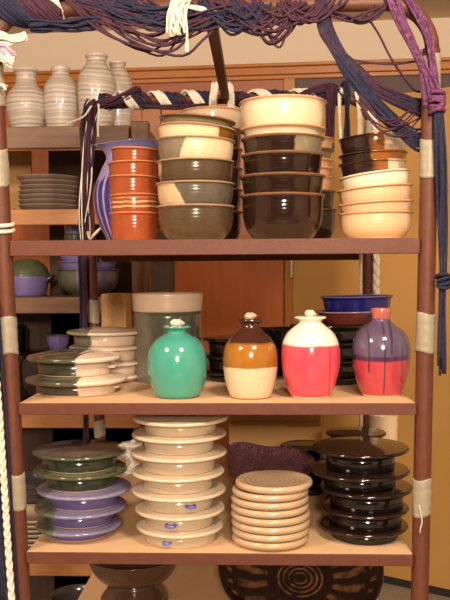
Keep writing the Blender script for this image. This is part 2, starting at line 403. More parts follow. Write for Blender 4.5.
# ------------------------------------------------------------------ bottles on the middle shelf
def base_y(cx, pyb, z, hwb):
    P = G(cx, pyb, z); return P.y + hwb*mpp(P)
def bottle(cx, prof, pyb, mat, label, stop=None, stopmat=None, neckhole=True):
    Y = base_y(cx, pyb, Z2, prof[0][0]); P = W(cx, pyb-15, Y)
    t = thing('bottle', (P.x, Y, Z2), label, 'bottle', 'glazed oil bottles at the front of the middle shelf')
    q = pxprof(cx, Y, Z2, prof); q[0] = (q[0][0], .0)
    s = sm([(q[0][0], .0015)] + q[1:], 56)
    top = q[-1]
    body = [(0,.001),(q[0][0]*.9,0),(q[0][0]*.97,.0003)] + s + [(top[0]*.93, top[1]+.0012), (top[0]*.55, top[1]+.0006), (top[0]*.42, top[1]-.004), (0, top[1]-.004)]
    MB().lathe(body, 64).build('body', mat(q) if callable(mat) else mat, t)
    if stop:
        zs = top[1]; r = stop[0]*mpp(P); h = stop[1]*mpp(P)
        cork = [(0, zs-.0035), (r*.75, zs-.0035), (r*.8, zs+.001), (r, zs+h*.35), (r*.92, zs+h*.7), (r*.5, zs+h), (0, zs+h)]
        MB().lathe(sm(cork, 20), 24, lambda x, y, z: (x*(1+.14*math.sin(3*math.atan2(y,x)+z*400)), y*(1+.14*math.sin(4*math.atan2(y,x))), z+.0008*math.sin(5*math.atan2(y,x)))).build('stopper', stopmat, t)
    return t
corkm = plain('pale_clay_stopper', (.62,.50,.40), .6, .2, 300, .5, 300)
darkcork = plain('brown_clay_stopper', (.50,.36,.27), .6, .2, 300, .5, 300)
def turq(q):
    N = NT('turquoise_glaze', .13, .7); return N.out(N.mix(N.noise(14, 4), (.035,.23,.18), (.065,.33,.25)), N.noise(60, 2), .04)
bottle(177.5, [(20.5,399),(24,392),(28.6,378),(30,364),(28,350.5),(22.5,340.5),(13,334.5),(9.6,332.3),(10.2,329.5),(14,327.5),(14,326.3)], 399.5, turq,
       'round turquoise glazed bottle with a flared lip and pale stopper', (7,6.8), corkm)
def amber3(q):
    N = NT('brown_amber_cream_glaze', .16, .6); w = N.M('MULTIPLY', N.M('SUBTRACT', N.noise(30, 2), .5), .006); z = N.M('ADD', N.z, w)
    sp = N.mix(N.step(N.noise(420, 2), .66, .03), (.66,.47,.31), (.42,.26,.14))
    za, zb = ZY(250, 365, q), ZY(250, 341.5, q)
    c = N.mix(N.step(z, za, .001), sp, N.mix(N.noise(25, 4), (.22,.075,.008), (.36,.14,.014)))
    c = N.mix(N.step(z, zb, .0025), c, (.045,.014,.010)); c = N.mix(N.step(N.z, .0035, .0008), (.40,.19,.09), c)
    return N.out(c, N.noise(80, 2), .05)
def ZY(cx, py, q): return W(cx, py, .08).z - Z2
bottle(250.5, [(20,399.5),(23.5,388),(26.8,372),(27.6,358),(25.8,347),(21,339),(13,331.5),(9.4,326.5),(9.2,323.5),(11.6,320.8),(11.2,319)], 400, amber3,
       'bottle banded dark brown, amber and speckled cream', (6,6), darkcork)
def red(q):
    N = NT('coral_red_and_white_glaze', .14, .7); w = N.M('MULTIPLY', N.M('SUBTRACT', N.noise(22, 2), .5), .008); z = N.M('ADD', N.z, w)
    st = N.step(N.M('ABSOLUTE', N.M('SUBTRACT', N.x, .034)), .0015, .001)
    r = N.mix(N.noise(18, 4), (.50,.040,.075), (.64,.080,.115)); r = N.mix(st, dk((.42,.05,.05), .8), r)
    c = N.mix(N.step(z, ZY(310, 343.5, q), .002), r, (.84,.72,.58)); c = N.mix(N.step(N.z, .004, .0006), (.72,.50,.34), c)
    return N.out(c, N.noise(70, 2), .05)
bottle(310.5, [(19.5,399),(23.5,388),(28,373),(29.7,358),(28.4,344),(23.5,333),(15,325.5),(11.5,322.5),(11.8,320.3),(15.8,318),(15.6,316.8)], 399.5, red,
       'coral red bottle with a white shoulder and flared white lip', (5.6,6.5), corkm)
def purp(q):
    N = NT('plum_over_red_drip_glaze', .14, .7); w = N.M('MULTIPLY', N.M('SUBTRACT', N.noise(22, 2), .5), .008); z = N.M('ADD', N.z, w)
    c = N.mix(N.noise(18, 4), (.34,.030,.045), (.46,.055,.065))
    up = N.mix(N.noise(20, 3), (.075,.05,.095), (.11,.08,.13))
    edge = N.step(N.M('ABSOLUTE', N.M('SUBTRACT', z, ZY(380, 357, q))), .005, .002)
    c = N.mix(N.step(z, ZY(380, 359, q), .0015), c, up); c = N.mix(edge, (.07,.022,.055), c)
    front = N.M('SUBTRACT', 1, N.step(N.y, 0, .001))
    for x0, zl, zh, ww in ((-.001, .008, .15, .0022), (.013, .085, .15, .0035), (-.030, .05, .13, .0022), (.034, .03, .10, .0016)):
        m = N.M('SUBTRACT', 1, N.step(N.M('ABSOLUTE', N.M('SUBTRACT', N.x, N.M('ADD', x0, N.M('MULTIPLY', w, .25)))), ww*.7, ww*.4))
        m = N.M('MULTIPLY', N.M('MULTIPLY', m, front), N.M('MULTIPLY', N.step(N.z, zl, .002), N.M('SUBTRACT', 1, N.step(N.z, zh, .01))))
        c = N.mix(N.M('MULTIPLY', m, .85), c, (.035,.012,.05))
    c = N.mix(N.step(N.z, ZY(380, 318.5, q), .001), c, (.38,.10,.075)); c = N.mix(N.step(N.z, .004, .0006), (.66,.42,.25), c)
    return N.out(c, N.noise(70, 2), .05)
bottle(381, [(19.4,396.5),(23,386),(27.2,371),(29,355),(28,342),(23.5,332),(14,324.5),(9.6,320.5),(9.4,317),(10.5,311.5),(10.2,308.5)], 398, purp,
       'bottle with a plum purple top dripping over red')

# crock
YC = base_y(168, 384, Z2, 31)
P = W(168, 350, YC)
t = thing('crock', (P.x, YC, Z2), 'tall straight grey-green crock with a wide cream rim band behind the turquoise bottle', 'crock')
q = pxprof(168, YC, Z2, [(31,384),(33.5,378),(33.8,345),(33.6,311)]); q[0] = (q[0][0], 0)
N = NT('grey_green_crock_glaze', .2, .6); n_ = N.noise(12, 4)
cc = N.mix(n_, (.045,.05,.04), (.10,.105,.08)); cc = N.mix(N.M('SUBTRACT', 1, N.step(N.M('ADD', N.x, N.M('MULTIPLY', N.noise(14, 3), .04)), -.012, .006)), cc, (.15,.135,.10))
MB().lathe([(0,.001),(q[0][0]*.95,0)] + sm(q, 20) + [(q[-1][0]-.004, q[-1][1]), (q[-1][0]-.005, .02), (0, .01)], 56).build('body', N.out(cc, N.noise(80, 2), .08), t)
q = pxprof(168, YC, Z2, [(33.6,311),(34.6,309.5),(35,300),(35.4,294.5),(34.6,293)])
MB().lathe(sm(q, 14) + [(q[-1][0]-.004, q[-1][1]), (q[0][0]-.006, q[0][1]-.004), (q[0][0]-.0005, q[0][1]-.004), q[0]], 56).build('rim_band', glaze('crock_rim_cream', (.55,.41,.31), .3, .06), t)['label'] = 'cream rim band'

# ------------------------------------------------------------------ covered dishes
def dish(t, rb, hd, rl, mat_d, mat_l, lug=None, lugmat=None, dome=.004, th=.0095):
    zt = hd+th-.001
    def dz(r): return dome*(1-(r/(rl-.005))**2.2)
    d = [(0,.0055),(rb*.7,.005),(rb*.90,.002),(rb*.92,0),(rb*.97,.0003),(rb,.003),(rb*1.005,hd*.5),(rb*1.03,hd-.0005),(rb*.97,hd-.0005),(rb*.96,.0075),(0,.0075)]
    MB().lathe(d, 56).build('dish', mat_d, t)
    l = [(0,hd),(rb*1.02,hd),(rl-.007,hd+.0003),(rl-.002,hd+th*.18),(rl,hd+th*.45),(rl-.0008,hd+th*.70),(rl-.003,hd+th*.90)] + [(r, zt+dz(r)) for r in [rl-.005-(rl-.005)*k/9 for k in range(10)]]
    ob = MB().lathe(l[:-1]+[(0, zt+dome)], 64).build('lid', mat_l, t)
    if lug:
        ang, sc = lug; p = Vector((math.cos(ang)*rb*1.02, math.sin(ang)*rb*1.02, hd*.55)); u = Vector((math.cos(ang), math.sin(ang), 0)); w = Vector((-u.y, u.x, 0))
        pts = [p - w*.007*sc - u*.002, p - w*.006*sc + u*.006*sc, p + u*.009*sc, p + w*.006*sc + u*.006*sc, p + w*.007*sc - u*.002]
        MB().tube(smooth_path(pts, 14), .0034*sc, 8).build('lug', lugmat or mat_d, t)
def dish_stack(cx, pyb, zb, units, label, group, Y=None, dome=.004, th=.0095, name='covered_dish'):
    """units bottom->top: (lid half px, base half px, tip py, dx px, mats, lug)"""
    if Y is None: Y = base_y(cx, pyb, zb, units[0][1])
    z = zb; n = len(units); res = []
    for k, (hl, hb, tip, dx, md, ml, lug, lm) in enumerate(units):
        P = W(cx+dx, tip, Y); s = mpp(P); hd = max(P.z - z - th*.48, .007)
        t = thing(name, (P.x, Y, z), label(k, n), 'covered dish', group, random.uniform(-.02, .02))
        dish(t, hb*s, hd, hl*s, md, ml, lug, lm, dome, th); rl_, rb_ = hl*s, hb*s; z += hd + th - .001 + dome*(1-min(1, (units[min(k+1, n-1)][1]*s*.95/(rl_-.005)))**2.2); res.append(t)
    return z, Y
FOOT = (.0028, (.62,.45,.33))
def half(name, a, b, x0, sl=0): return glaze(name, a, .16, .14, 30, foot=None, split=(x0, b, sl), throw=.12)
def lidmat():
    N = NT('green_cream_lid_with_brush_lines', .15, .6); w = N.M('MULTIPLY', N.M('SUBTRACT', N.noise(30, 2), .5), .008)
    c = N.mix(N.step(N.M('ADD', N.x, w), .024, .002), (.065,.064,.038), (.66,.52,.41))
    v = N.M('ADD', N.M('MULTIPLY', N.x, .93), N.M('MULTIPLY', N.y, -.36)); u = N.M('ADD', N.M('MULTIPLY', N.y, .93), N.M('MULTIPLY', N.x, .36))
    for v0 in (.016, .031, .046):
        m = N.M('SUBTRACT', 1, N.step(N.M('ABSOLUTE', N.M('SUBTRACT', v, v0)), .0022, .0008))
        m = N.M('MULTIPLY', m, N.M('SUBTRACT', 1, N.step(N.M('ABSOLUTE', N.M('SUBTRACT', u, -.022)), .048, .004)))
        c = N.mix(m, c, (.03,.03,.028))
    return N.out(c, N.noise(60, 2), .04)
gd = glaze('green_and_cream_dish', (.045,.043,.03), .18, .2, 40, foot=FOOT, split=(.020, (.58,.45,.35), 0), throw=.15)
gl = lidmat(); gl2 = half('green_and_cream_lid', (.065,.064,.038), (.66,.52,.41), .022)
lugm = glaze('cream_lug', (.66,.52,.41), .25, .05)
dish_stack(76, 397.5, Z2, [(50.5,39.5,378.5,.8,gd,gl2,(-.15,.7),lugm),(47,36,357,-1.5,gd,gl,(-.1,1.0),lugm)],
    lambda k, n: 'green and cream covered dish, %s of the front left pair' % ('lower' if k == 0 else 'brush-lined upper one'), 'green and cream covered dishes in front', dome=.011, th=.0115)
gdb = glaze('cream_dish_green_patch', (.11,.10,.07), .2, .2, 40, split=(-.022, (.58,.44,.34), 0), throw=.15)
gmb = half('cream_lid_green_edge', (.19,.18,.12), (.64,.51,.40), -.025, 0)
lugd = glaze('dark_green_lug', (.03,.04,.03), .2, .2)
dish_stack(106, 388, Z2, [(37,31,377,0,gdb,gmb,None,None),(38,32,362,0,gdb,gmb,None,None),(37,31,347,0,gdb,gmb,(-1.1,1.0),lugd),(38.5,31,332,-.5,gdb,gmb,None,None)],
    lambda k, n: 'green-patched cream covered dish, %s in the stack behind the pair' % pos(k, n), 'cream covered dishes behind', Y=.33, dome=.008)
# dark stacks behind the bottles
g_black = glaze('black_glaze', (.007,.005,.005), .1, .3, 40, throw=.1)
g_blackbrown = glaze('black_brown_lid_glaze', (.014,.006,.0045), .1, .4, 25, throw=.1)
dish_stack(237, 380, Z2, [(33,28,371,0,g_black,g_black,None,None),(33,28,355.5,0,g_black,g_black,None,None),(34,28,338.5,0,g_black,g_black,None,None)],
    lambda k, n: 'black covered dish, %s in the stack behind the amber banded bottle' % pos(k, n), 'black covered dishes behind the amber bottle', Y=.34, dome=.003)
zt_, Yk = dish_stack(329, 387, Z2, [(35,32,377,0,g_black,g_black,None,None),(36,32,359.5,0,g_black,g_black,None,None),(36,32,342,0,g_black,g_black,None,None),(38,32,325,-1,g_black,g_blackbrown,None,None)],
    lambda k, n: 'black covered dish, %s in the stack between the red and plum bottles' % pos(k, n), 'black covered dishes between two bottles', Y=.30, dome=.003)
# black panhandle to the left
P0 = W(291, 320, .245)
# blue flat dishes on top
hd1, hd2 = .028, .045
blu = glaze('cobalt_blue_glaze', (.014,.013,.15), .15, .3, 30, edge=(hd2-.0022, (.22,.18,.30)), throw=.15)
red_d = glaze('rusty_red_dish_glaze', (.16,.035,.03), .2, .2, 40, edge=(hd1-.004, (.34,.27,.33)))
P = W(358, 312, .32); s = mpp(P)
def pie(name, R, rb, h, mat, loc, label, cat, group=None, tilt=0, n=1.3):
    o = bowl_mb(R, h, rb, .004, .07, n, .2).build(name, mat); o.location = loc; o.rotation_euler = (0, math.radians(-tilt), 0); return tag(o, label, cat, group)
za = zt_ - .0005
P = W(352, 310, .315)
pie('pie_dish', 37*mpp(P), 28*mpp(P), hd1, red_d, (P.x, .315, za), 'red flared dish with pale lilac lip, under the cobalt dish', 'dish', 'flared dishes on the black stack', 1.0)
zb_ = max(za + .006, W(357, 295.5, .315).z - hd2)
pie('pie_dish', 36.5*mpp(P), 31*mpp(P), hd2, blu, (W(357,300,.315).x, .315, zb_), 'cobalt blue flared dish on top of the black stack at the right', 'dish', 'flared dishes on the black stack', 1.0)
# black skillet-like handled dish
P = W(287, 328, .46); R = 26*mpp(P)
t = thing('handled_pan', (P.x, .46, Z2), 'black glazed pan with a straight handle behind the coral red bottle', 'pan')
hP = P.z - Z2
bowl_mb(R, hP, R*.85, .004, .03, 1.5).build('pan_body', g_black, t)
ha = W(262, 323, .33) - t.location; hb2 = W(298, 321, .30) - t.location
MB().tube(smooth_path([Vector((-R*.5, -R*.82, hP-.008)), Vector((-R*.9, -R*1.05, hP)), Vector((-R*1.75, -R*1.2, hP+.003))], 12), lambda u: .0075-.001*u, 10).build('handle', g_black, t)

# ------------------------------------------------------------------ lower shelf
g_green = glaze('dark_green_glaze', (.030,.036,.022), .13, .35, 30, foot=FOOT, throw=.15)
N = NT('green_lid_with_grey_bloom', .13, .6); rr = N.M('SQRT', N.M('ADD', N.M('MULTIPLY', N.x, N.x), N.M('MULTIPLY', N.y, N.y)))
gm = N.mix(N.step(N.M('ADD', rr, N.M('MULTIPLY', N.noise(20, 2), .03)), .095, .01), N.mix(N.noise(12, 3), (.070,.058,.055), (.15,.12,.125)), (.055,.065,.035))
g_greenlid = N.out(gm, N.noise(60, 2), .05)
g_lav = glaze('lavender_glaze', (.10,.078,.21), .16, .2, 30, foot=FOOT, throw=.15)
g_lavlid = half('lavender_lid', (.095,.105,.07), (.17,.15,.27), -.035, 0)
g_lavlid2 = half('lavender_lid_plain', (.17,.16,.23), (.20,.175,.30), -.06, 0)
g_greenlid2 = glaze('dark_green_lid_glaze', (.065,.075,.035), .13, .3, 30, throw=.1)
desc6 = ['lavender covered dish with green rim', 'green-edged lavender covered dish', 'pale lavender covered dish', 'dark green covered dish', 'dark green covered dish with grey lid']
YA = None
dish_stack(80, 542.5, Z3, [(43,29,523,-1,g_lav,g_lavlid,None,None),(46,32,505.5,1,g_lav,g_lavlid,None,None),(47,34,487.5,4.5,g_lav,g_lavlid2,None,None),(46.5,34,468.5,1,g_green,g_greenlid2,None,None),(46.5,37,450,0,g_green,g_greenlid,None,None)],
    lambda k, n: '%s, %s in the stack by the left post' % (desc6[k], pos(k, n)), 'green and lavender covered dishes')
g_crd = glaze('cream_dish_glaze', (.47,.37,.26), .2, .06, 40, foot=FOOT, throw=.2); g_crl = glaze('cream_lid_glaze', (.54,.43,.31), .16, .05, 40, throw=.15)
lugb = glaze('blue_lug', (.13,.13,.50), .2, .3)
cr_units = []
for (x0, x1, tip, b0, b1, lug) in ((136.5,224,524.5,145.5,217,(-1.85,.9)),(135,225,507.5,146,214,(-1.75,1.15)),(131.7,226,489,144,212,(-1.15,1.1)),(131,224.5,470.5,144,214,None),(130.7,227.3,451.5,143,215,None),(131.7,226.7,433.5,144,213,None),(132.5,228.3,417.5,146,217,None)):
    cr_units.append(((x1-x0)/2, (b1-b0)/2, tip, (x0+x1)/2-180, g_crd, g_crl, lug, lugb))
dish_stack(180, 549, Z3, cr_units, lambda k, n: 'cream covered dish, %s in the tall cream stack%s' % (pos(k, n), ', with a blue lug' if k < 3 else ''), 'cream covered dishes')
bk_units = []
for (x0, x1, tip, b0, b1) in ((320.7,407.7,524,331,399),(321.7,408.3,506.5,328,400),(320,412.3,486.5,330,403),(310,409,469.5,325,396),(311.7,408.3,447.5,325,393.5)):
    bk_units.append(((x1-x0)/2, (b1-b0)/2, tip, (x0+x1)/2-364, g_black, g_blackbrown, None, None))
dish_stack(364, 545.5, Z3, bk_units, lambda k, n: 'glossy black-brown covered dish, %s in the stack beside the right post' % pos(k, n), 'black-brown covered dishes at the right', dome=.0035)
# black stack behind
bk2 = [(30, 25, tp, 0, g_black, g_blackbrown, None, None) for tp in (509,493,477,462,447,433)]
dish_stack(356, 0, Z3, bk2, lambda k, n: 'black covered dish, %s in the rear stack behind the black-brown stack' % pos(k, n), 'black covered dishes at the rear right', Y=.345, dome=.003)
bk3 = [(25, 21, tp, 0, g_black, g_green, None, None) for tp in (507,491,475,460,446)]
dish_stack(305, 0, Z3, bk3, lambda k, n: 'dark covered dish, %s in the rear stack beside the purple platter' % pos(k, n), 'dark covered dishes behind the purple platter', Y=.45, dome=.003)
# cream plates
def plate_mb(R, h, t=.004, rbf=.62):
    rb = R*rbf
    pr = [(0,.001),(rb*.94,.001),(rb*.95,0),(rb,0),(rb*1.03,.0025),(R*.9,h*.45),(R-.0025,h-.0055),(R-.0003,h-.0035),(R,h-.002),(R-.0015,h-.0003),(R-.005,h),
          (R*.86,h*.72),(rb*.98,.0065),(rb*.7,.0055),(0,.0055)]
    return MB().lathe(pr, 60)
def thick_plate(R, h):
    return MB().lathe([(0,.0015),(R*.74,.0015),(R*.75,0),(R*.80,0),(R*.82,.0015),(R*.93,h*.22),(R*.985,h*.42),(R,h*.62),(R*.99,h*.82),(R*.965,h*.96),(R*.93,h),(R*.88,h*.97),(R*.80,h*.84),(R*.5,h*.78),(0,h*.78)], 60)
N = NT('cream_plate_with_spiral_rings', .22, .5); rr = N.M('SQRT', N.M('ADD', N.M('MULTIPLY', N.x, N.x), N.M('MULTIPLY', N.y, N.y)))
inn0 = 0; ri = N.step(N.M('SINE', N.M('ADD', N.M('MULTIPLY', rr, 640), N.M('MULTIPLY', N.M('ARCTAN2', N.y, N.x), 1))), .45, .35)
inn = N.M('SUBTRACT', 1, N.step(rr, .060, .003))
g_plate = N.out(N.mix(N.M('MULTIPLY', N.M('MULTIPLY', ri, inn), .55), (.46,.32,.20), (.19,.165,.14)), N.noise(60, 2), .05)
YPl = base_y(271, 551.5, Z3, 33)
tips = [542.5,535,528,520.5,512,503,494,484.5]; xs = [(231.5,309),(231.5,309.5),(231,310.5),(230.5,310.5),(230.5,309),(230.5,309),(231.5,309),(235,312.7)]
zc = Z3
for k, (tp, (x0, x1)) in enumerate(zip(tips, xs)):
    P = W((x0+x1)/2, tp, YPl); R = (x1-x0)/2*mpp(P); h = .0178
    o = thick_plate(R, h).build('plate', g_plate); o.location = (P.x, YPl, max(zc, P.z-h*.62)); zc = o.location.z + h*.86
    tag(o, 'cream plate, %s in the stack%s' % (pos(k, 8), ' with faint spiral rings showing' if k == 7 else ' under the spiral-ringed plate'), 'plate', 'cream plates on the lower shelf')
# purple-brown lobed platter leaning on a dark pot
Pp = W(267, 470, .28); s = mpp(Pp)
N = NT('mottled_plum_brown_glaze', .35, .3); n_ = N.noise(55, 5); n2 = N.noise(220, 3)
g_plum = N.out(N.mix(N.step(n2, .58, .06), N.ramp(n_, [(.35, (.045,.022,.045)), (.6, (.105,.040,.050))]), (.20,.09,.085)), n_, .3, .003)
def lobe(x, y, z):
    a = math.atan2(y, x); r = math.hypot(x, y); k = 1+.09*math.sin(3*a+.6)+.05*math.sin(5*a+2); return (x*k, y*k*.98, z*(1+.22*math.sin(3*a+.6)) if r > .03 else z)
R = 44*s
pr = [(0,.002),(R*.72,.002),(R*.80,.006),(R*.97,.020),(R,.0245),(R*.99,.026),(R*.96,.0245),(R*.80,.0115),(R*.70,.0085),(R*.35,.0075),(0,.0075)]
ob = MB().lathe(pr, 72, lobe).build('platter', g_plum); ob.location = (Pp.x, .28, W(268, 468, .28).z-.012); ob.rotation_euler = (math.radians(17), math.radians(2), 0)
tag(ob, 'lobed purple-brown platter lying tilted behind the cream plates', 'platter')
zpl = ob.location.z
hpot = zpl - Z3 - .022
P = W(268, 500, .36)
nb = 3
for k in range(nb):
    R2 = 34*s; hh = hpot/nb + .012
    o = bowl_mb(R2, hh, R2*.62, .004, .04).build('bowl', g_black); o.location = (Pp.x, .30, Z3 + k*(hpot-hh)/(nb-1))
    tag(o, 'dark bowl under the purple platter, %s of three' % pos(k, nb), 'bowl', 'dark bowls under the platter')
# cardboard box at the back
Pb0, Pb1 = W(229, 452, .70), W(322, 421, .70)
t = thing('cardboard_box', ((Pb0.x+Pb1.x)/2, .745, Z3), 'brown cardboard box at the back of the lower shelf', 'box')
wx2 = (Pb1.x-Pb0.x)/2; hbx = Pb1.z - Z3 - .012
MB().box((-wx2,-.045,0), (wx2,.045,hbx-.004)).build('box_body', cardboard, t, False, .002)
MB().box((-wx2,-.046,hbx-.004), (wx2*.25,.0,hbx-.0005)).build('flap', cardboard, t, False, .001)
fl = MB().box((-wx2,0,0), (wx2*1.02,.003,.040)).build('flap', cardboard, t, False, .001); fl.location = (0,.040,hbx-.003); fl.rotation_euler = (math.radians(-14), 0, 0)
# crumpled white foil between stacks
Pf = W(129, 457, .13); mb = MB()
import bmesh
def crumple(r, seed, amp=.45):
    bm = bmesh.new(); bmesh.ops.create_icosphere(bm, subdivisions=4, radius=r); rnd = random.Random(seed)
    dirs = [(Vector((rnd.gauss(0,1), rnd.gauss(0,1), rnd.gauss(0,1))).normalized(), rnd.uniform(.6,1.0)) for _ in range(26)]
    for v in bm.verts:
        d = v.co.normalized(); k = min(o/max(d.dot(n), .05) for n, o in dirs if d.dot(n) > .05); k = min(k, 1.25)
        v.co = d*r*(1-amp+amp*k) + Vector((rnd.uniform(-1,1),)*3)*r*.02
    vs = [v.co.copy() for v in bm.verts]; fs = [[v.index for v in f.verts] for f in bm.faces]; bm.free(); return vs, fs
def spiky(r, seed):
    bm = bmesh.new(); bmesh.ops.create_icosphere(bm, subdivisions=2, radius=r); rnd_ = random.Random(seed)
    vs = [v.co*rnd_.choice((.55,.7,.9,1.2,1.55)) for v in bm.verts]; fs = [[v.index for v in f.verts] for f in bm.faces]; bm.free(); return vs, fs
mb = MB(); ppm = plain('crumpled_white_paper', (.70,.62,.56), .3, .1, 60, .3, 120)
for (px_, py_, r_, sx, sz, sd) in ((133,445,.014,1.5,.75,1),(126,453,.013,1.5,.7,2),(131,459,.012,.8,1.2,3),(134,467,.010,1.3,.7,4),(126,470,.011,1.4,.7,6)):
    vs, fs = spiky(r_, sd); q_ = W(px_, py_, .13) - Pf; mb.add([(v.x*sx+q_.x, v.y+q_.y, v.z*sz+q_.z) for v in vs], fs)
ob = mb.build('crumpled_paper', ppm, None, False)
ob.location = Pf; tag(ob, 'crumpled white wrapping wedged between the green stack and the cream stack', 'paper')
# cream bowl at the back right
P = W(383, 424, .68)
o = bowl_mb(15*mpp(P), W(383, 414, .68).z - Z3, 11*mpp(P), .004, .03).build('jar', g_cream); o.location = (P.x, .68, Z3)
tag(o, 'tall cream pot at the back right corner behind the black-brown stack', 'pot')

# ------------------------------------------------------------------ bottom shelf
N = NT('black_bowl_with_painted_flower', .18, .5)
rr = N.M('SQRT', N.M('ADD', N.M('MULTIPLY', N.x, N.x), N.M('MULTIPLY', N.y, N.y))); aa = N.M('ARCTAN2', N.y, N.x); wob = N.M('MULTIPLY', N.noise(30, 3), 1.6)
pet = N.step(N.M('SINE', N.M('ADD', N.M('MULTIPLY', aa, 17), wob)), .15, .5)
ring = lambda a, b: N.M('MULTIPLY', N.step(rr, a, .003), N.M('SUBTRACT', 1, N.step(rr, b, .003)))
m = N.M('MULTIPLY', pet, ring(.078, .150)); m2 = N.M('MULTIPLY', N.step(N.M('SINE', N.M('MULTIPLY', rr, 520)), .3, .3), ring(.012, .056))
m3 = N.M('MULTIPLY', N.step(N.M('SINE', N.M('ADD', N.M('MULTIPLY', aa, 30), wob)), .4, .2), ring(.160, .172))
mm = N.M('MULTIPLY', N.M('MAXIMUM', m, N.M('MAXIMUM', m2, m3)), N.M('MULTIPLY', N.step(N.noise(38, 4), .47, .12), .7))
g_flower = N.out(N.mix(mm, (.014,.008,.008), (.22,.10,.045)), N.noise(50, 2), .05)
Pc = W(300, 562, .375); R = 81*mpp(Pc)
pr = [(0,.0),(R*.30,0),(R*.33,.004),(R*.62,.012),(R*.86,.034),(R*.98,.058),(R,.062),(R*.985,.064),(R*.955,.060),(R*.83,.040),(R*.60,.019),(R*.3,.010),(0,.010)]
ob = MB().lathe(pr, 72).build('decorated_bowl', g_flower); tl = math.radians(31)
ob.rotation_euler = (tl, 0, 0)
ob.location = (Pc.x, .30, 0)
# rest its lowest rim point on the bottom shelf
low = min((math.sin(tl)*(-r) + math.cos(tl)*z) for r, z in pr)
ob.location.z = Z4 - low
ob.location.y = .375
tag(ob, 'large black bowl painted with a tan flower, propped up on the bottom shelf', 'bowl')
Ppd = W(133, 570, .34)
t = thing('pedestal_bowl', (Ppd.x, .36, Z4), 'wide dark brown bowl on a thick foot, at the left of the bottom shelf', 'bowl')
g_ped = glaze('dark_brown_pedestal_glaze', (.055,.028,.018), .2, .4, 40)
s = mpp(Ppd); zr = W(133, 556, .36).z - Z4; zn = W(133, 578, .36).z - Z4
MB().lathe(sm([(0,zn-.006),(26*s,zn-.004),(38*s,zn+.012),(47*s,zr),(48*s,zr+.006)], 24) + [(46*s,zr+.006),(36*s,zn+.016),(0,zn+.004)], 48).build('bowl_body', g_ped, t)
MB().lathe([(0,0)] + sm([(34*s,0),(34*s,.02),(31*s,zn*.5),(24*s,zn*.85),(26*s,zn-.003)], 20) + [(0,zn-.004)], 48).build('foot', g_ped, t)

# ------------------------------------------------------------------ wooden rack behind
YR = 1.14
xr0 = W(-60, 140, YR).x; xr1 = W(130, 140, YR).x; xu1 = W(149, 200, YR).x
rack = thing('wooden_rack', ((xr0+xu1)/2, YR+.17, FLOOR), 'rough dark wooden rack of planks standing behind the metal rack at the left', 'rack')
RL = rack.location.copy()
def rbox(a, b, name, mat, bev=.003):
    return MB().box(Vector(a)-RL, Vector(b)-RL).build(name, mat, rack, False, bev)
PL = []
for (yt, yb) in ((127,149), (209.5,225), (297,313), (410,427), (559,574)):
    zt, zb2 = W(70, yt, YR).z, W(70, yb, YR).z; PL.append(zt)
    rbox((xr0, YR, zt-.025), (xu1-.004, YR+.30, zt), 'plank', rackwood)
    rbox((xr0, YR-.022, zb2), (xr1 if yt == 127 else xu1-.03, YR-.001, zt), 'front_rail', orangeplank if yt in (209.5, 410, 559) else rackwood)
rbox((xr1+.002, YR-.004, FLOOR), (xu1, YR+.05, W(140, 121, YR).z), 'upright', rackend)
rbox((W(-58,300,YR).x, YR, FLOOR), (W(-40,300,YR).x, YR+.05, W(140, 121, YR).z), 'upright', rackend)
darkback = wood('dark_back_boards', (.035,.016,.010), (.075,.032,.017), 'z', .7)
rbox((W(50,300,1.45).x, YR+.31, FLOOR), (xu1+.05, YR+.33, PL[0]-.03), 'back_board', darkback)
rbox((xr0+.002, YR+.31, FLOOR), (xu1+.05, YR+.331, PL[2]-.03), 'back_board', darkback)
blk = rbox((W(101,310,.99).x, .99, W(112,345,.99).z), (W(126,310,.99).x, YR-.023, W(112,294,.99).z), 'bracket_block', endgrain); blk['label'] = 'pale sawn wooden block'
lb_ = rbox((W(8,300,1.45).x, YR+.305, PL[1]+.001), (W(33,300,1.45).x, YR+.325, PL[0]-.03), 'back_board', cardboard); lb_['label'] = 'pale tan back board'
# marbled jars
N = NT('marbled_pinkish_grey_clay', .4, .3); zz = N.M('ADD', N.M('MULTIPLY', N.z, 420), N.M('MULTIPLY', N.noise(7, 4), 13))
st = N.M('SINE', zz); st2 = N.step(N.M('SINE', N.M('MULTIPLY', zz, .43)), .93, .05)
cmar = N.mix(N.M('MULTIPLY', N.M('ADD', st, 1), .5), (.40,.34,.30), (.56,.48,.42)); cmar = N.mix(N.M('MULTIPLY', st2, .55), cmar, (.22,.17,.15))
g_marb = N.out(cmar, st, .15, .001)
def jar(cx, Y, prof, label, lip=True):
    zb = PL[0]; P = W(cx, 100, Y)
    q = pxprof(cx, Y, zb, prof); q[0] = (q[0][0], 0); top = q[-1]
    pr = [(0,.001),(q[0][0]*.95,0)] + sm(q, 44) + [(top[0]-.004, top[1]+.0005)] + [(max(r-.005,.001), z) for r, z in sm(q[::-1], 24)[2:-2]] + [(0,.008)]
    o = MB().lathe(pr, 52).build('jar', g_marb); o.location = (P.x, Y, zb); o.rotation_euler = (0,0,random.random()*6)
    tag(o, label, 'jar', 'marbled jars on the wooden rack')
jar(26.5, 1.28, [(14.5,129),(19.5,115),(20.5,104),(17.8,94),(12.5,87),(10.2,81),(10.5,75),(12.3,71.5),(12.3,70)], 'marbled pinkish grey jar nearest the left post, with a dark crack line')
jar(61, 1.28, [(13.5,129),(17,112),(17.3,96),(15.5,85),(11,78.5),(8.7,74.5),(9.3,70),(9.5,68)], 'second marbled jar from the left, with a narrow short neck')
jar(97, 1.27, [(14,129),(18,112),(19.3,92),(18.3,78),(14,69),(10.3,64),(10,60),(11.3,57),(11.3,55.5)], 'tallest marbled jar, banded with throwing rings, third from the left')
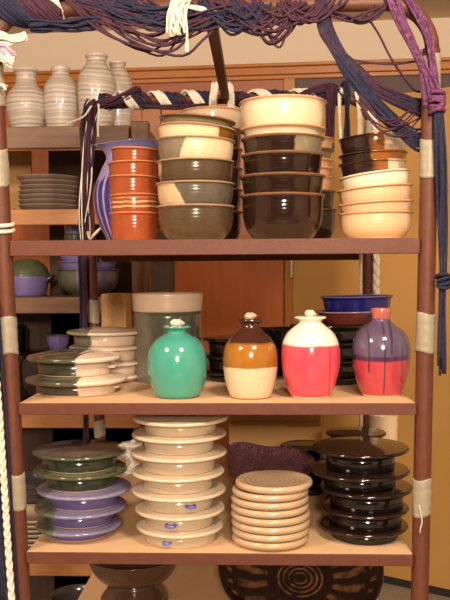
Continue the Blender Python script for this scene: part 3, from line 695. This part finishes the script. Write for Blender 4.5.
jar(118, 1.37, [(12,128),(14.5,112),(14.8,92),(13,78),(9.5,71.5),(7.3,68),(8.6,64),(8.6,62.5)], 'marbled jar half hidden behind the tallest jar')
# plates on the second plank
g_rplate = glaze('grey_brown_plate_glaze', (.26,.19,.155), .25, .15, 40)
YQ = 1.29; n = 7
for k in range(n):
    P = W(48.5, 207 - 30.5*k/(n-1), YQ); R = (30 + (1.2 if k == n-1 else 0)-.6*(k % 2))*mpp(P); h = .026
    o = plate_mb(R, h).build('plate', g_rplate); o.location = (P.x+random.uniform(-.003,.003), YQ, PL[1]+.016*k + .0)
    tag(o, 'grey-brown plate, %s in the stack on the wooden rack' % pos(k, n), 'plate', 'plates on the wooden rack')
# bowls on the third plank
g_bgr = glaze('green_to_purple_glaze', (.085,.10,.065), .18, .25, 25, split=(-.012, (.15,.11,.21), 0))
g_vio = glaze('violet_glaze', (.18,.145,.36), .2, .2, 25); g_grn = glaze('moss_green_glaze', (.085,.10,.05), .2, .3, 25)
YS = 1.28
bowl_stack(88.5, YS, PL[2], [(32,269,g_bgr,0,0),(30.5,261,g_vio,0,0),(30.5,252,g_vio,0,0)],
           lambda k, n: '%s bowl, %s of three on the wooden rack' % (('green and purple','violet','violet')[k], pos(k, n)), 'green and violet bowls on the wooden rack', .5)
P = W(75, 240, 1.28); zk = W(88, 253, YS).z
for k, (py, mt, nm) in enumerate(((238,g_grn,'moss green'),(229,g_vio,'violet'),(215,g_grn,'dark green'))):
    R = 10.5*mpp(P); P2 = W(74.5, py-4, YS); h = .045
    o = bowl_mb(R, h, R*.75, .003, .03).build('cup', mt); o.location = (P2.x, YS, P2.z-h)
    tag(o, '%s cup, %s of three stacked beside the hanging yarn' % (nm, pos(k, 3)), 'cup', 'cups stacked on the wooden rack')
# lidded casserole
YCs = 1.28; P = W(27, 285, YCs); s = mpp(P)
t = thing('casserole', (P.x, YCs, PL[2]), 'violet casserole with a green lid on the wooden rack near the left post', 'casserole')
zc = W(27, 276, YCs).z - PL[2]
MB().lathe([(0,0)] + sm([(17*s,0),(19*s,.01),(21*s,zc*.6),(22*s,zc)], 14) + [(20.5*s,zc),(17*s,.008),(0,.008)], 44).build('dish', g_vio, t)
zl = W(27, 259, YCs).z - PL[2]
MB().lathe([(0,zc)] + sm([(22.5*s,zc),(22.5*s,zc+.004),(19*s,zc+(zl-zc)*.55),(10*s,zl*.98),(0,zl)], 20), 44).build('lid', g_grn, t)
for sx in (1,-1):
    MB().tube(smooth_path([(sx*20*s,-.018,zc*.7),(sx*25*s,-.016,zc*.95),(sx*26.5*s,0,zc),(sx*25*s,.016,zc*.95),(sx*20*s,.018,zc*.7)], 14), .006, 8).build('handle', glaze('dark_handle', (.05,.05,.06)), t)
# fourth plank: small mug and dark pots
YM = 1.28; P = W(57, 345, YM); s = mpp(P)
g_mug = glaze('blue_grey_cup_glaze', (.11,.12,.14), .2, .2, split=(-.022, (.15,.10,.30), 0))
pz = PL[3]
for (cx, hw, py, mt, lb) in ((58, 12, 335, g_mug, 'blue-grey cup on the dark pot stack behind the green pair'),):
    zt_ = W(cx, py, YM).z; h = .050
    zpot = zt_-h
    o = bowl_mb(hw*mpp(W(cx,py,YM)), h, hw*.7*mpp(P), .003, .03).build('cup', mt); o.location = (W(cx,345,YM).x, YM, zpot); tag(o, lb, 'cup')
    r_ = 34*s; hp_ = zpot - pz
    pr = [(0,0),(r_*.8,0)] + sm([(r_*.85,.002),(r_,hp_*.4),(r_,hp_*.85),(r_*.8,hp_-.002)], 16) + [(0,hp_)]
    o = MB().lathe(pr, 40).build('lidded_pot', g_black); o.location = (W(48,345,YM).x, YM, pz); tag(o, 'black round pot in the shade of the wooden rack, under the blue-grey cup', 'pot')
P = W(8, 340, YM)
o = bowl_mb(22*s, W(8,325,YM).z-pz, 15*s, .004, .04).build('pot', g_black); o.location = (W(5,345,YM).x, YM, pz); tag(o, 'black deep pot on the wooden rack right behind the left post', 'pot')
# fifth plank: cream plates below a dark bowl
YV = 1.28
g_rc = glaze('cream_rack_plate_glaze', (.50,.39,.28), .25, .1)
zz = PL[4]; nq = 7
for k in range(nq):
    P = W(38, 540, YV); R = 36*mpp(P)
    o = plate_mb(R, .026).build('plate', g_rc); o.location = (P.x+random.uniform(-.002,.002), YV, zz+.0155*k)
    tag(o, 'cream plate, %s in the stack behind the lavender dishes' % pos(k, nq), 'plate', 'cream plates low on the wooden rack')
zz += .0155*(nq-1) + .010
P = W(36, 490, YV); R = 34*mpp(P)
o = bowl_mb(R, .07, R*.55, .004, .05).build('bowl', g_rc); o.location = (P.x, YV, zz); tag(o, 'wide cream bowl on top of the plates behind the lavender dishes', 'bowl')
zz2 = zz+.03
g_gry = glaze('dark_grey_glaze', (.06,.05,.055), .2, .2)
for k in range(3):
    o = bowl_mb(R*.97, .065, R*.5, .004, .05).build('bowl', g_gry); o.location = (P.x-.003, YV, zz2+.020*k); tag(o, 'dark grey bowl, %s of three nested behind the green covered dishes' % pos(k, 3), 'bowl', 'dark grey bowls low on the wooden rack')
# dark plate on the floor-level bottom left
P = W(78, 596, .70); R = 26*mpp(P)
P5 = W(80, 612, .80)
t_ = W(78, 594, .98)
o = bowl_mb(28*mpp(t_), t_.z - FLOOR, 22*mpp(t_), .005, .03, 1.5).build('crock', g_gry); o.location = (t_.x, .98, FLOOR); tag(o, 'dark grey crock on the floor, low behind the left post', 'crock')

# ------------------------------------------------------------------ yarn
rnd = random.Random(3)
def bundle(mb, path, n, spread, r, twist=0, taper=None, wob=.3, pts=26, jit=0):
    """n strands following path (world pts); spread in metres (or function of u)"""
    base = smooth_path(path, pts)
    for k in range(n):
        a0 = rnd.random()*2*PI; rad = math.sqrt(rnd.random()); f1, p1 = rnd.uniform(2,5), rnd.random()*6; f2, p2 = rnd.uniform(2,5), rnd.random()*6
        L = []
        u0 = rnd.uniform(0, jit); u1 = 1-rnd.uniform(0, jit)
        for i in range(pts):
            u = u0+(u1-u0)*i/(pts-1); q = u*(pts-1); j = min(int(q), pts-2); p = base[j].lerp(base[j+1], q-j)
            t = (base[j+1]-base[j]).normalized(); A = t.cross(Vector((0,1,0))); A = A.normalized() if A.length > .05 else Vector((1,0,0)); B = t.cross(A)
            s = spread(u) if callable(spread) else spread; a = a0+twist*u
            L.append(p + A*(math.cos(a)*rad*s + math.sin(f1*u*2+p1)*s*wob) + B*(math.sin(a)*rad*s*.7 + math.sin(f2*u*2+p2)*s*wob*.6))
        mb.tube(L, r*rnd.uniform(.85,1.15), 5)
def helix(mb, p0, p1, R, turns, ph0, arc, n, r, pts=60, sag=0, jitter=.003):
    p0, p1 = Vector(p0), Vector(p1); t = (p1-p0).normalized(); A = t.cross(Vector((0,1,0))).normalized(); B = t.cross(A)
    for k in range(n):
        ph = ph0 + arc*(k/(max(n-1,1))) ; L = []; rr = R+rnd.uniform(0, jitter); w = rnd.random()*6
        for i in range(pts):
            u = i/(pts-1); a = ph + turns*2*PI*u; R2 = rr+.0015*math.sin(9*u+w)
            L.append(p0.lerp(p1, u) + A*(math.cos(a)*R2) + B*(math.sin(a)*R2))
        mb.tube(L, r, 5)
def yt(label, at, group=None):
    return thing('yarn_hank', at, label, 'yarn', group)
def part(mb, name, mat, t):
    o = MB(); o.v = [tuple(Vector(p)-t.location) for p in mb.v]; o.f = mb.f; return o.build(name, mat, t)
SR = .0024
# wrapped left end of the front bar
t = yt('purple and navy yarn wound thickly round the left end of the front bar', W(30, 20, 0))
a, b = W(-24, 27, 0), W(64, 14, 0)
a.y = b.y = 0; a.z = b.z = ZT-.004
m1 = MB(); m2 = MB()
helix(m1, a, b, .021, 1.0, 2.0, 2.0, 16, .0032, jitter=.006); helix(m1, a, b, .019, 1.0, 1.8, 1.0, 8, .003, jitter=.010)
helix(m2, a, b, .021, 1.0, 4.2, 2.2, 18, .0032, jitter=.006)
bundle(m2, [W(30,25,-.025), W(55,24,-.03), W(80,24,-.03), W(100,20,-.02)], 10, .012, .003)
part(m1, 'purple_strands', purple_y, t); part(m2, 'navy_strands', blue_y, t)
# white wrap at left
t = yt('cream yarn wound round the front bar between the purple yarn and bare pipe', W(50, 10, 0))
m = MB(); helix(m, (W(36,12,0).x, 0, ZT), (W(64,12,0).x, 0, ZT), .0165, 1.3, .3, 2.6, 12, .0028, jitter=.003); part(m, 'strands', white_y, t)
# draped tangle along the front bar
t = yt('long tangle of navy and purple yarn draped in loops along the front bar', W(190, 20, 0))
m1 = MB(); m2 = MB()
def loop(mb, xa, ya, xb, yb, sag, Y=-.03, r=SR, sk=.5):
    Y += rnd.uniform(-.012, .008); jx = lambda s: rnd.uniform(-s, s)
    P = [W(xa, ya-6, .012), W(xa+2, ya-2, -.012), W(xa+(xb-xa)*.25, ya+(sag-ya)*.62+jx(3), Y), W(xa+(xb-xa)*sk+jx(6), sag, Y-.004), W(xa+(xb-xa)*.78, yb+(sag-yb)*.58+jx(3), Y), W(xb-2, yb-1, -.012), W(xb, yb-6, .012)]
    L = smooth_path(P, 30); f, p = rnd.uniform(8,16), rnd.random()*6
    L = [q + Vector((0, .002*math.sin(f*i/29+p), .0025*math.sin(f*.7*i/29+p*2))) for i, q in enumerate(L)]
    mb.tube(L, r*rnd.uniform(.9,1.2), 5)
for k in range(15): loop(m1, rnd.uniform(64,105), 5, rnd.uniform(195,240), 10, 22+36*(k/14)+rnd.uniform(-2,2), sk=rnd.uniform(.5,.62))
for k in range(34): loop(m2, rnd.uniform(70,150), 4, rnd.uniform(175,262), 6, rnd.uniform(9,31), sk=rnd.uniform(.4,.6))
for k in range(8): loop(m1, rnd.uniform(70,150), 4, rnd.uniform(180,260), 6, rnd.uniform(10,32))
for k in range(20): loop(m2, rnd.uniform(195,235), 4, rnd.uniform(246,275), 5, rnd.uniform(14,34))
for k in range(16): loop(m1, rnd.uniform(205,260), 3, rnd.uniform(285,325), 4, rnd.uniform(14,36))
for k in range(5): loop(m1, rnd.uniform(244,258), 10, rnd.uniform(290,306), 12, rnd.uniform(36,47))
for k in range(9): loop(m1, rnd.uniform(272,296), 4, rnd.uniform(322,350), 2, rnd.uniform(14,28))
for k in range(6): loop(m1, rnd.uniform(318,332), 14, rnd.uniform(372,392), 5, rnd.uniform(19,27))
part(m1, 'purple_strands', purple_y, t); part(m2, 'navy_strands', blue_y, t)
# white tassel on the front bar
t = yt('cream yarn tassel hanging over the front bar above the terracotta bowls', W(178, 10, -.03))
m = MB()
bundle(m, [W(190,-4,.012), W(184,-2,-.03), W(177,8,-.05), W(176,24,-.052), W(178,36,-.05)], 26, lambda u: .006+.011*math.sin(min(u*1.2,1)*PI*.62), .0022, jit=.12)
bundle(m, [W(183,0,-.04), W(186,18,-.055), W(187,36,-.055), W(187,52,-.05)], 4, .0028, .0022)
bundle(m, [W(176,4,-.03), W(192,7,-.035), W(214,12,-.025), W(238,10,-.02)], 10, .007, .0022)
part(m, 'strands', white_y, t)
# diagonal hank to the right post
t = yt('navy and purple hank sweeping from the front bar down to the right post', W(370, 70, -.02))
m1 = MB(); m2 = MB()
for k in range(60):
    low = k % 2; v = max(0, min(1, rnd.gauss(.82, .12) if low else rnd.gauss(.16, .10)))
    ye = 101+50*v; mb = m2 if (k % 4) else m1
    P = [W(318+rnd.uniform(-4,5), -6, .014), W(323+rnd.uniform(-6,6), 8, -.02), W(330+rnd.uniform(-6,6)-v*4, 34, -.03), W(352+rnd.uniform(-4,4)-v*6, 62+v*9, -.034), W(381+rnd.uniform(-4,4)-v*8, 87+v*23, -.022), W(410, ye-5, .004), W(424, ye, .021)]
    L = smooth_path(P, 28); f, p = rnd.uniform(8,14), rnd.random()*6
    mb.tube([q+Vector((.0015*math.sin(f*i/27+p), .003*math.sin(p+i*.4), .002*math.sin(f*i/27))) for i, q in enumerate(L)], SR*rnd.uniform(.8,1.2), 5)
for P in ([W(364,13,-.02), W(378,33,-.025), W(392,60,-.02), W(412,88,.01), W(420,92,.02)], [W(352,60,-.03), W(372,63,-.03), W(395,64,-.02), W(418,61,.018)]):
    m1.tube(smooth_path(P, 24), .0022, 5)
for k in range(7):
    x = 392+rnd.uniform(-8,6); y = 112+rnd.uniform(0,28)
    m1.tube(smooth_path([W(x-32,y-22,-.03), W(x-12,y+2+rnd.uniform(-3,6),-.03), W(x+8,y+6,-.015), W(420,y-10+rnd.uniform(-12,12),.021)], 18), .0016, 5)
part(m1, 'purple_strands', purple_y, t); part(m2, 'navy_strands', blue_y, t)
# purple on the right corner with knot
t = yt('bright purple yarn wound over the right corner of the frame and knotted at the post', W(425, 70, -.02))
m = MB()
bundle(m, [W(378,-14,.0), W(392,2,-.02), W(406,30,-.028), W(420,60,-.028), W(432,86,-.026), W(437,102,-.024)], 11, lambda u: .008+.003*math.sin(u*9), .0034, twist=2)
bundle(m, [W(398,-12,.0), W(414,8,-.02), W(428,36,-.018), W(432,64,-.02), W(437,100,-.024)], 6, .006, .0034, twist=2)
bundle(m, [W(418,50,-.026), W(422,74,-.026), W(424,90,-.024), W(425,106,-.022)], 4, .004, .003)
part(m, 'strands', lilac_y, t)
m = MB(); c = W(437, 103, -.026)
for k in range(7):
    tz = Vector((rnd.uniform(-.4,.4), rnd.uniform(-.3,.3), 1)).normalized(); A = tz.orthogonal().normalized(); B = tz.cross(A); o_ = c+Vector((0,0,(k-3)*.0052))
    m.tube([o_+A*(math.cos(x/20*2*PI)*.0125)+B*(math.sin(x/20*2*PI)*.0125) for x in range(21)], .0042, 6)
part(m, 'knot', lilac_y, t)
# long navy tassel right
t = yt('long navy yarn tassel hanging down outside the right post', W(443, 240, -.026))
m = MB()
bundle(m, [W(438,104,-.026), W(441,140,-.028), W(443,210,-.026), W(443,272,-.026), W(442,320,-.026), W(443,376,-.026)], 24, lambda u: .0065+.0025*math.sin(u*7), .0022, twist=2, jit=.07, pts=40, wob=.35)
part(m, 'strands', blue_y, t)
m = MB(); c = W(443, 281, -.026)
for k in range(4):
    o_ = c+Vector((rnd.uniform(-.003,.003), 0, (k-1.5)*.006)); m.tube([o_+Vector((math.cos(x/18*2*PI)*.0105, math.sin(x/18*2*PI)*.0105, .004*math.sin(x/18*2*PI+k))) for x in range(19)], .0034, 6)
part(m, 'knot', blue_y, t)
# wraps on the back bar
a = Vector((XL+.02, DEP, ZT)); b = Vector((XR-.0, DEP, ZT))
def at(px): return Vector((W(px, 97, DEP).x, DEP, ZT))
t = yt('cream, navy and purple yarn spiralling along the back bar', at(220))
mw, mn, mp_ = MB(), MB(), MB()
for (x0, x1, T) in ((100,212,3.2),(232,345,2.6)):
    helix(mn, at(x0), at(x1), .019, T, 0.2, 2.0, 13, .0032, 110)
    helix(mw, at(x0+8), at(x1), .020, T*.97, 2.9, 1.7, 11, .0034, 110, jitter=.005)
    helix(mp_, at(x0), at(x1), .0175, T, 5.0, .7, 6, .0028, 110)
def bp(px, py, dy=-.025): return W(px, py, DEP+dy)
bundle(mp_, [bp(84,118), bp(96,106), bp(112,100), bp(130,92), bp(140,90,.0)], 16, .013, .0024)
bundle(mp_, [bp(238,97), bp(256,103), bp(285,105), bp(306,94), bp(330,88), bp(338,92)], 14, .010, .0024)
bundle(mp_, [bp(140,106), bp(170,107), bp(200,106), bp(215,102)], 7, .006, .0022)
part(mn, 'navy_strands', blue_y, t); part(mw, 'cream_strands', white_y, t); part(mp_, 'purple_strands', purple_y, t)
# hanging hank at the back left corner
t = yt('thick hank of navy, purple and cream yarn hanging at the back left corner', bp(88, 170))
mw, mn, mp_ = MB(), MB(), MB()
pth = [bp(95,103,-.012), bp(90,112,-.03), bp(88,150,-.035), bp(86,200,-.02), bp(83,240,-.01), bp(83,290,-.01), bp(83.5,335,-.01)]
sp = lambda u: .021*(1-.55*max(0, min(1, (u-.3)*2)))
bundle(mn, pth, 24, sp, .0026, jit=.0, pts=40, wob=.2); bundle(mp_, [q+Vector((.006, -.012, 0)) for q in pth], 15, lambda u: sp(u)*.75, .0024, pts=40, wob=.15)
bundle(mp_, [bp(83.5,330,-.01), bp(85,380,-.01), bp(86,432,-.01), bp(86,452,-.01)], 7, .008, .0024)
bundle(mw, [bp(95,106,-.03), bp(90,125,-.045), bp(88,170,-.045), bp(86,215,-.035), bp(84,242,-.02)], 4, .015, .0019, wob=.5)
bundle(mw, [bp(99,104,-.05), bp(99,120,-.055), bp(98,137,-.05)], 4, .004, .0022)
bundle(mw, [bp(91,106,-.06), bp(84,116,-.08), bp(74,121,-.085), bp(66,124,-.085)], 3, .0028, .0024)
bundle(mw, [bp(88,232,-.03), bp(90,239,-.06), bp(94,235,-.08), bp(101,228,-.085)], 3, .0028, .0024)
part(mn, 'navy_strands', blue_y, t); part(mw, 'cream_strands', white_y, t); part(mp_, 'purple_strands', purple_y, t)
# cream draped at the centre of the back bar
t = yt('cream yarn draped over the back bar beside the cross bar', bp(222, 95))
m = MB()
for xo, n in ((212,9),(215,10),(229.5,8),(232,8)):
    bundle(m, [bp(xo+(222-xo)*.3,84,.01), bp(xo+(222-xo)*.15,85,-.034), bp(xo,98,-.035), bp(xo,126,-.03)], n, .0062, .0026)
part(m, 'strands', white_y, t)
# right part of the back bar
t = yt('plum yarn hank hanging from the back bar behind the small cream bowls', bp(331, 120))
m = MB(); bundle(m, [bp(322,90,.01), bp(330,89,-.025), bp(331,110,-.03), bp(330,152,-.03)], 20, .013, .0024); part(m, 'strands', purple_y, t)
t = yt('slim navy hank with knots hanging from the back bar left of the right corner', bp(347, 115))
m = MB(); bundle(m, [bp(343,86,.01), bp(346,84,-.022), bp(347,110,-.03), bp(347,145,-.03)], 14, lambda u: .0065+.002*math.sin(u*16), .0024); part(m, 'strands', blue_y, t)
t = yt('cream strands hanging either side of the slim navy hank', bp(341, 115))
m = MB(); bundle(m, [bp(338,92,.0), bp(339,100,-.028), bp(341,140,-.025)], 6, .0035, .0024)
bundle(m, [bp(356,92,.0), bp(357,98,-.028), bp(360,140,-.025)], 8, .006, .0024); bundle(m, [bp(363,96,.0), bp(369,103,-.02), bp(372,118,-.02)], 8, .006, .0024); bundle(m, [bp(357,98,-.02), bp(361,130,-.022), bp(360.5,290,-.022), bp(361,436,-.022)], 4, .0035, .0022); part(m, 'strands', white_y, t)
t = yt('long cream braid hanging down at the back right post', bp(376, 280))
m = MB(); pth = smooth_path([bp(370,112,-.02), bp(376,135,-.02), bp(376.5,250,-.015), bp(376,330,-.015), bp(376,436,-.015)], 150)
for k in range(3):
    m.tube([q+Vector((.0055*math.sin(i*.42+k*2.094), .004*math.sin(i*.84+k*4.19), 0)) for i, q in enumerate(pth)], .0048, 7)
part(m, 'braid_strands', white_y, t)
# braid on the left edge
t = yt('cream braid edged with navy strands hanging beside the left post at the lower left', W(6, 520, -.02))
m = MB(); mn = MB()
pth = smooth_path([W(-9,300,-.03), W(-4,370,-.03), W(.5,430,-.03), W(4.5,490,-.03), W(8,545,-.03), W(12.5,610,-.03)], 130)
for k in range(3):
    m.tube([q+Vector((.0034*math.sin(i*.5+k*2.094), .003*math.sin(i*1.0+k*4.19), 0)) for i, q in enumerate(pth)], .0034, 7)
part(m, 'braid_strands', white_y, t)
bundle(mn, [q+Vector((-.018,.006,0)) for q in pth[::18]], 26, .0125, .0028, pts=40, wob=.2); bundle(mn, [q+Vector((.0085,.012,0)) for q in pth[::18]], 4, .0018, .0022, pts=40)
part(mn, 'navy_strands', blue_y, t)
# ties on the left post
def tie(py, label, n=1, tail=None):
    t = thing('yarn_tie', (XLz(W(8, py, 0).z)-PR, 0, W(8, py, 0).z), label, 'yarn', 'cream yarn ties on the left post'); m = MB()
    for k in range(n):
        m.tube([(math.cos(x/24*2*PI)*(PR+.0036), math.sin(x/24*2*PI)*(PR+.0036), .0035*math.sin(x/24*2*PI)+k*-.0115) for x in range(25)], .0038, 8)
    m.build('loops', white_y, t)
    if tail: MB().tube(smooth_path([Vector((.012,-.018,0)), Vector((.022,-.022,-.004)), Vector((.026,-.02,-.012))], 8), .003, 6).build('tail', white_y, t)
tie(224.5, 'double cream yarn tie round the left post just above the top shelf', 2)
tie(86, 'thin cream yarn tie round the taped top of the left post', 1, True)
t = yt('cream and lilac yarn tuft tied at the top left corner of the frame', W(6, 45, -.02))
m = MB(); bundle(m, [W(-14,40,.0), W(0,38,-.03), W(14,40,-.034), W(27,36,-.03)], 16, lambda u: .012*(1-.5*u), .0026)
bundle(m, [W(-12,60,-.03), W(0,57,-.03), W(8,60,-.032), W(14,62,-.03)], 16, lambda u: .010, .003); part(m, 'cream_strands', white_y, t)
m = MB(); bundle(m, [W(-12,50,-.02), W(0,48,-.034), W(8,52,-.036), W(13,58,-.03)], 9, .007, .0026); part(m, 'lilac_strands', yarn('pale_lilac_yarn', (.42,.27,.36), .2), t)

m = MB(); m.tube(smooth_path([W(419,505,-.0185), W(421,514,-.019), W(422,522,-.019), W(420.5,528,-.019), W(420,533,-.019)], 16), .0010, 5)
tag(m.build('loose_thread', white_y), 'pale loose thread dangling from the lowest tape on the right post', 'thread')
# ------------------------------------------------------------------ light
def area(name, loc, target, size, e, col):
    l = bpy.data.lights.new(name, 'AREA'); l.shape = 'RECTANGLE'; l.size, l.size_y = size; l.energy = e; l.color = col
    o = bpy.data.objects.new(name, l); C.objects.link(o); o.location = loc; o.rotation_euler = (Vector(target)-Vector(loc)).to_track_quat('-Z', 'Y').to_euler(); return o
warm = (1, .83, .64)
area('ceiling_lamp_right', (.45, -1.15, CEIL-.05), (0, .15, -.3), (.30,.30), 33, warm)
area('ceiling_lamp_left', (-1.25, -1.05, CEIL-.05), (-.1, .15, -.3), (.30,.30), 29, warm)
area('frontal_fill_behind', (.25, -4.2, .75), (0, .3, -.2), (.4,.4), 135, warm)  # added frontal fill from behind the camera, in place of a flash
wld = bpy.data.worlds.new('world'); bpy.context.scene.world = wld; wld.use_nodes = True
wld.node_tree.nodes['Background'].inputs[0].default_value = (1, .82, .62, 1); wld.node_tree.nodes['Background'].inputs[1].default_value = .07
vs_ = bpy.context.scene.view_settings
vs_.view_transform = 'Standard'; vs_.look = 'None'; vs_.gamma = 1; vs_.use_curve_mapping = False; vs_.exposure = .32
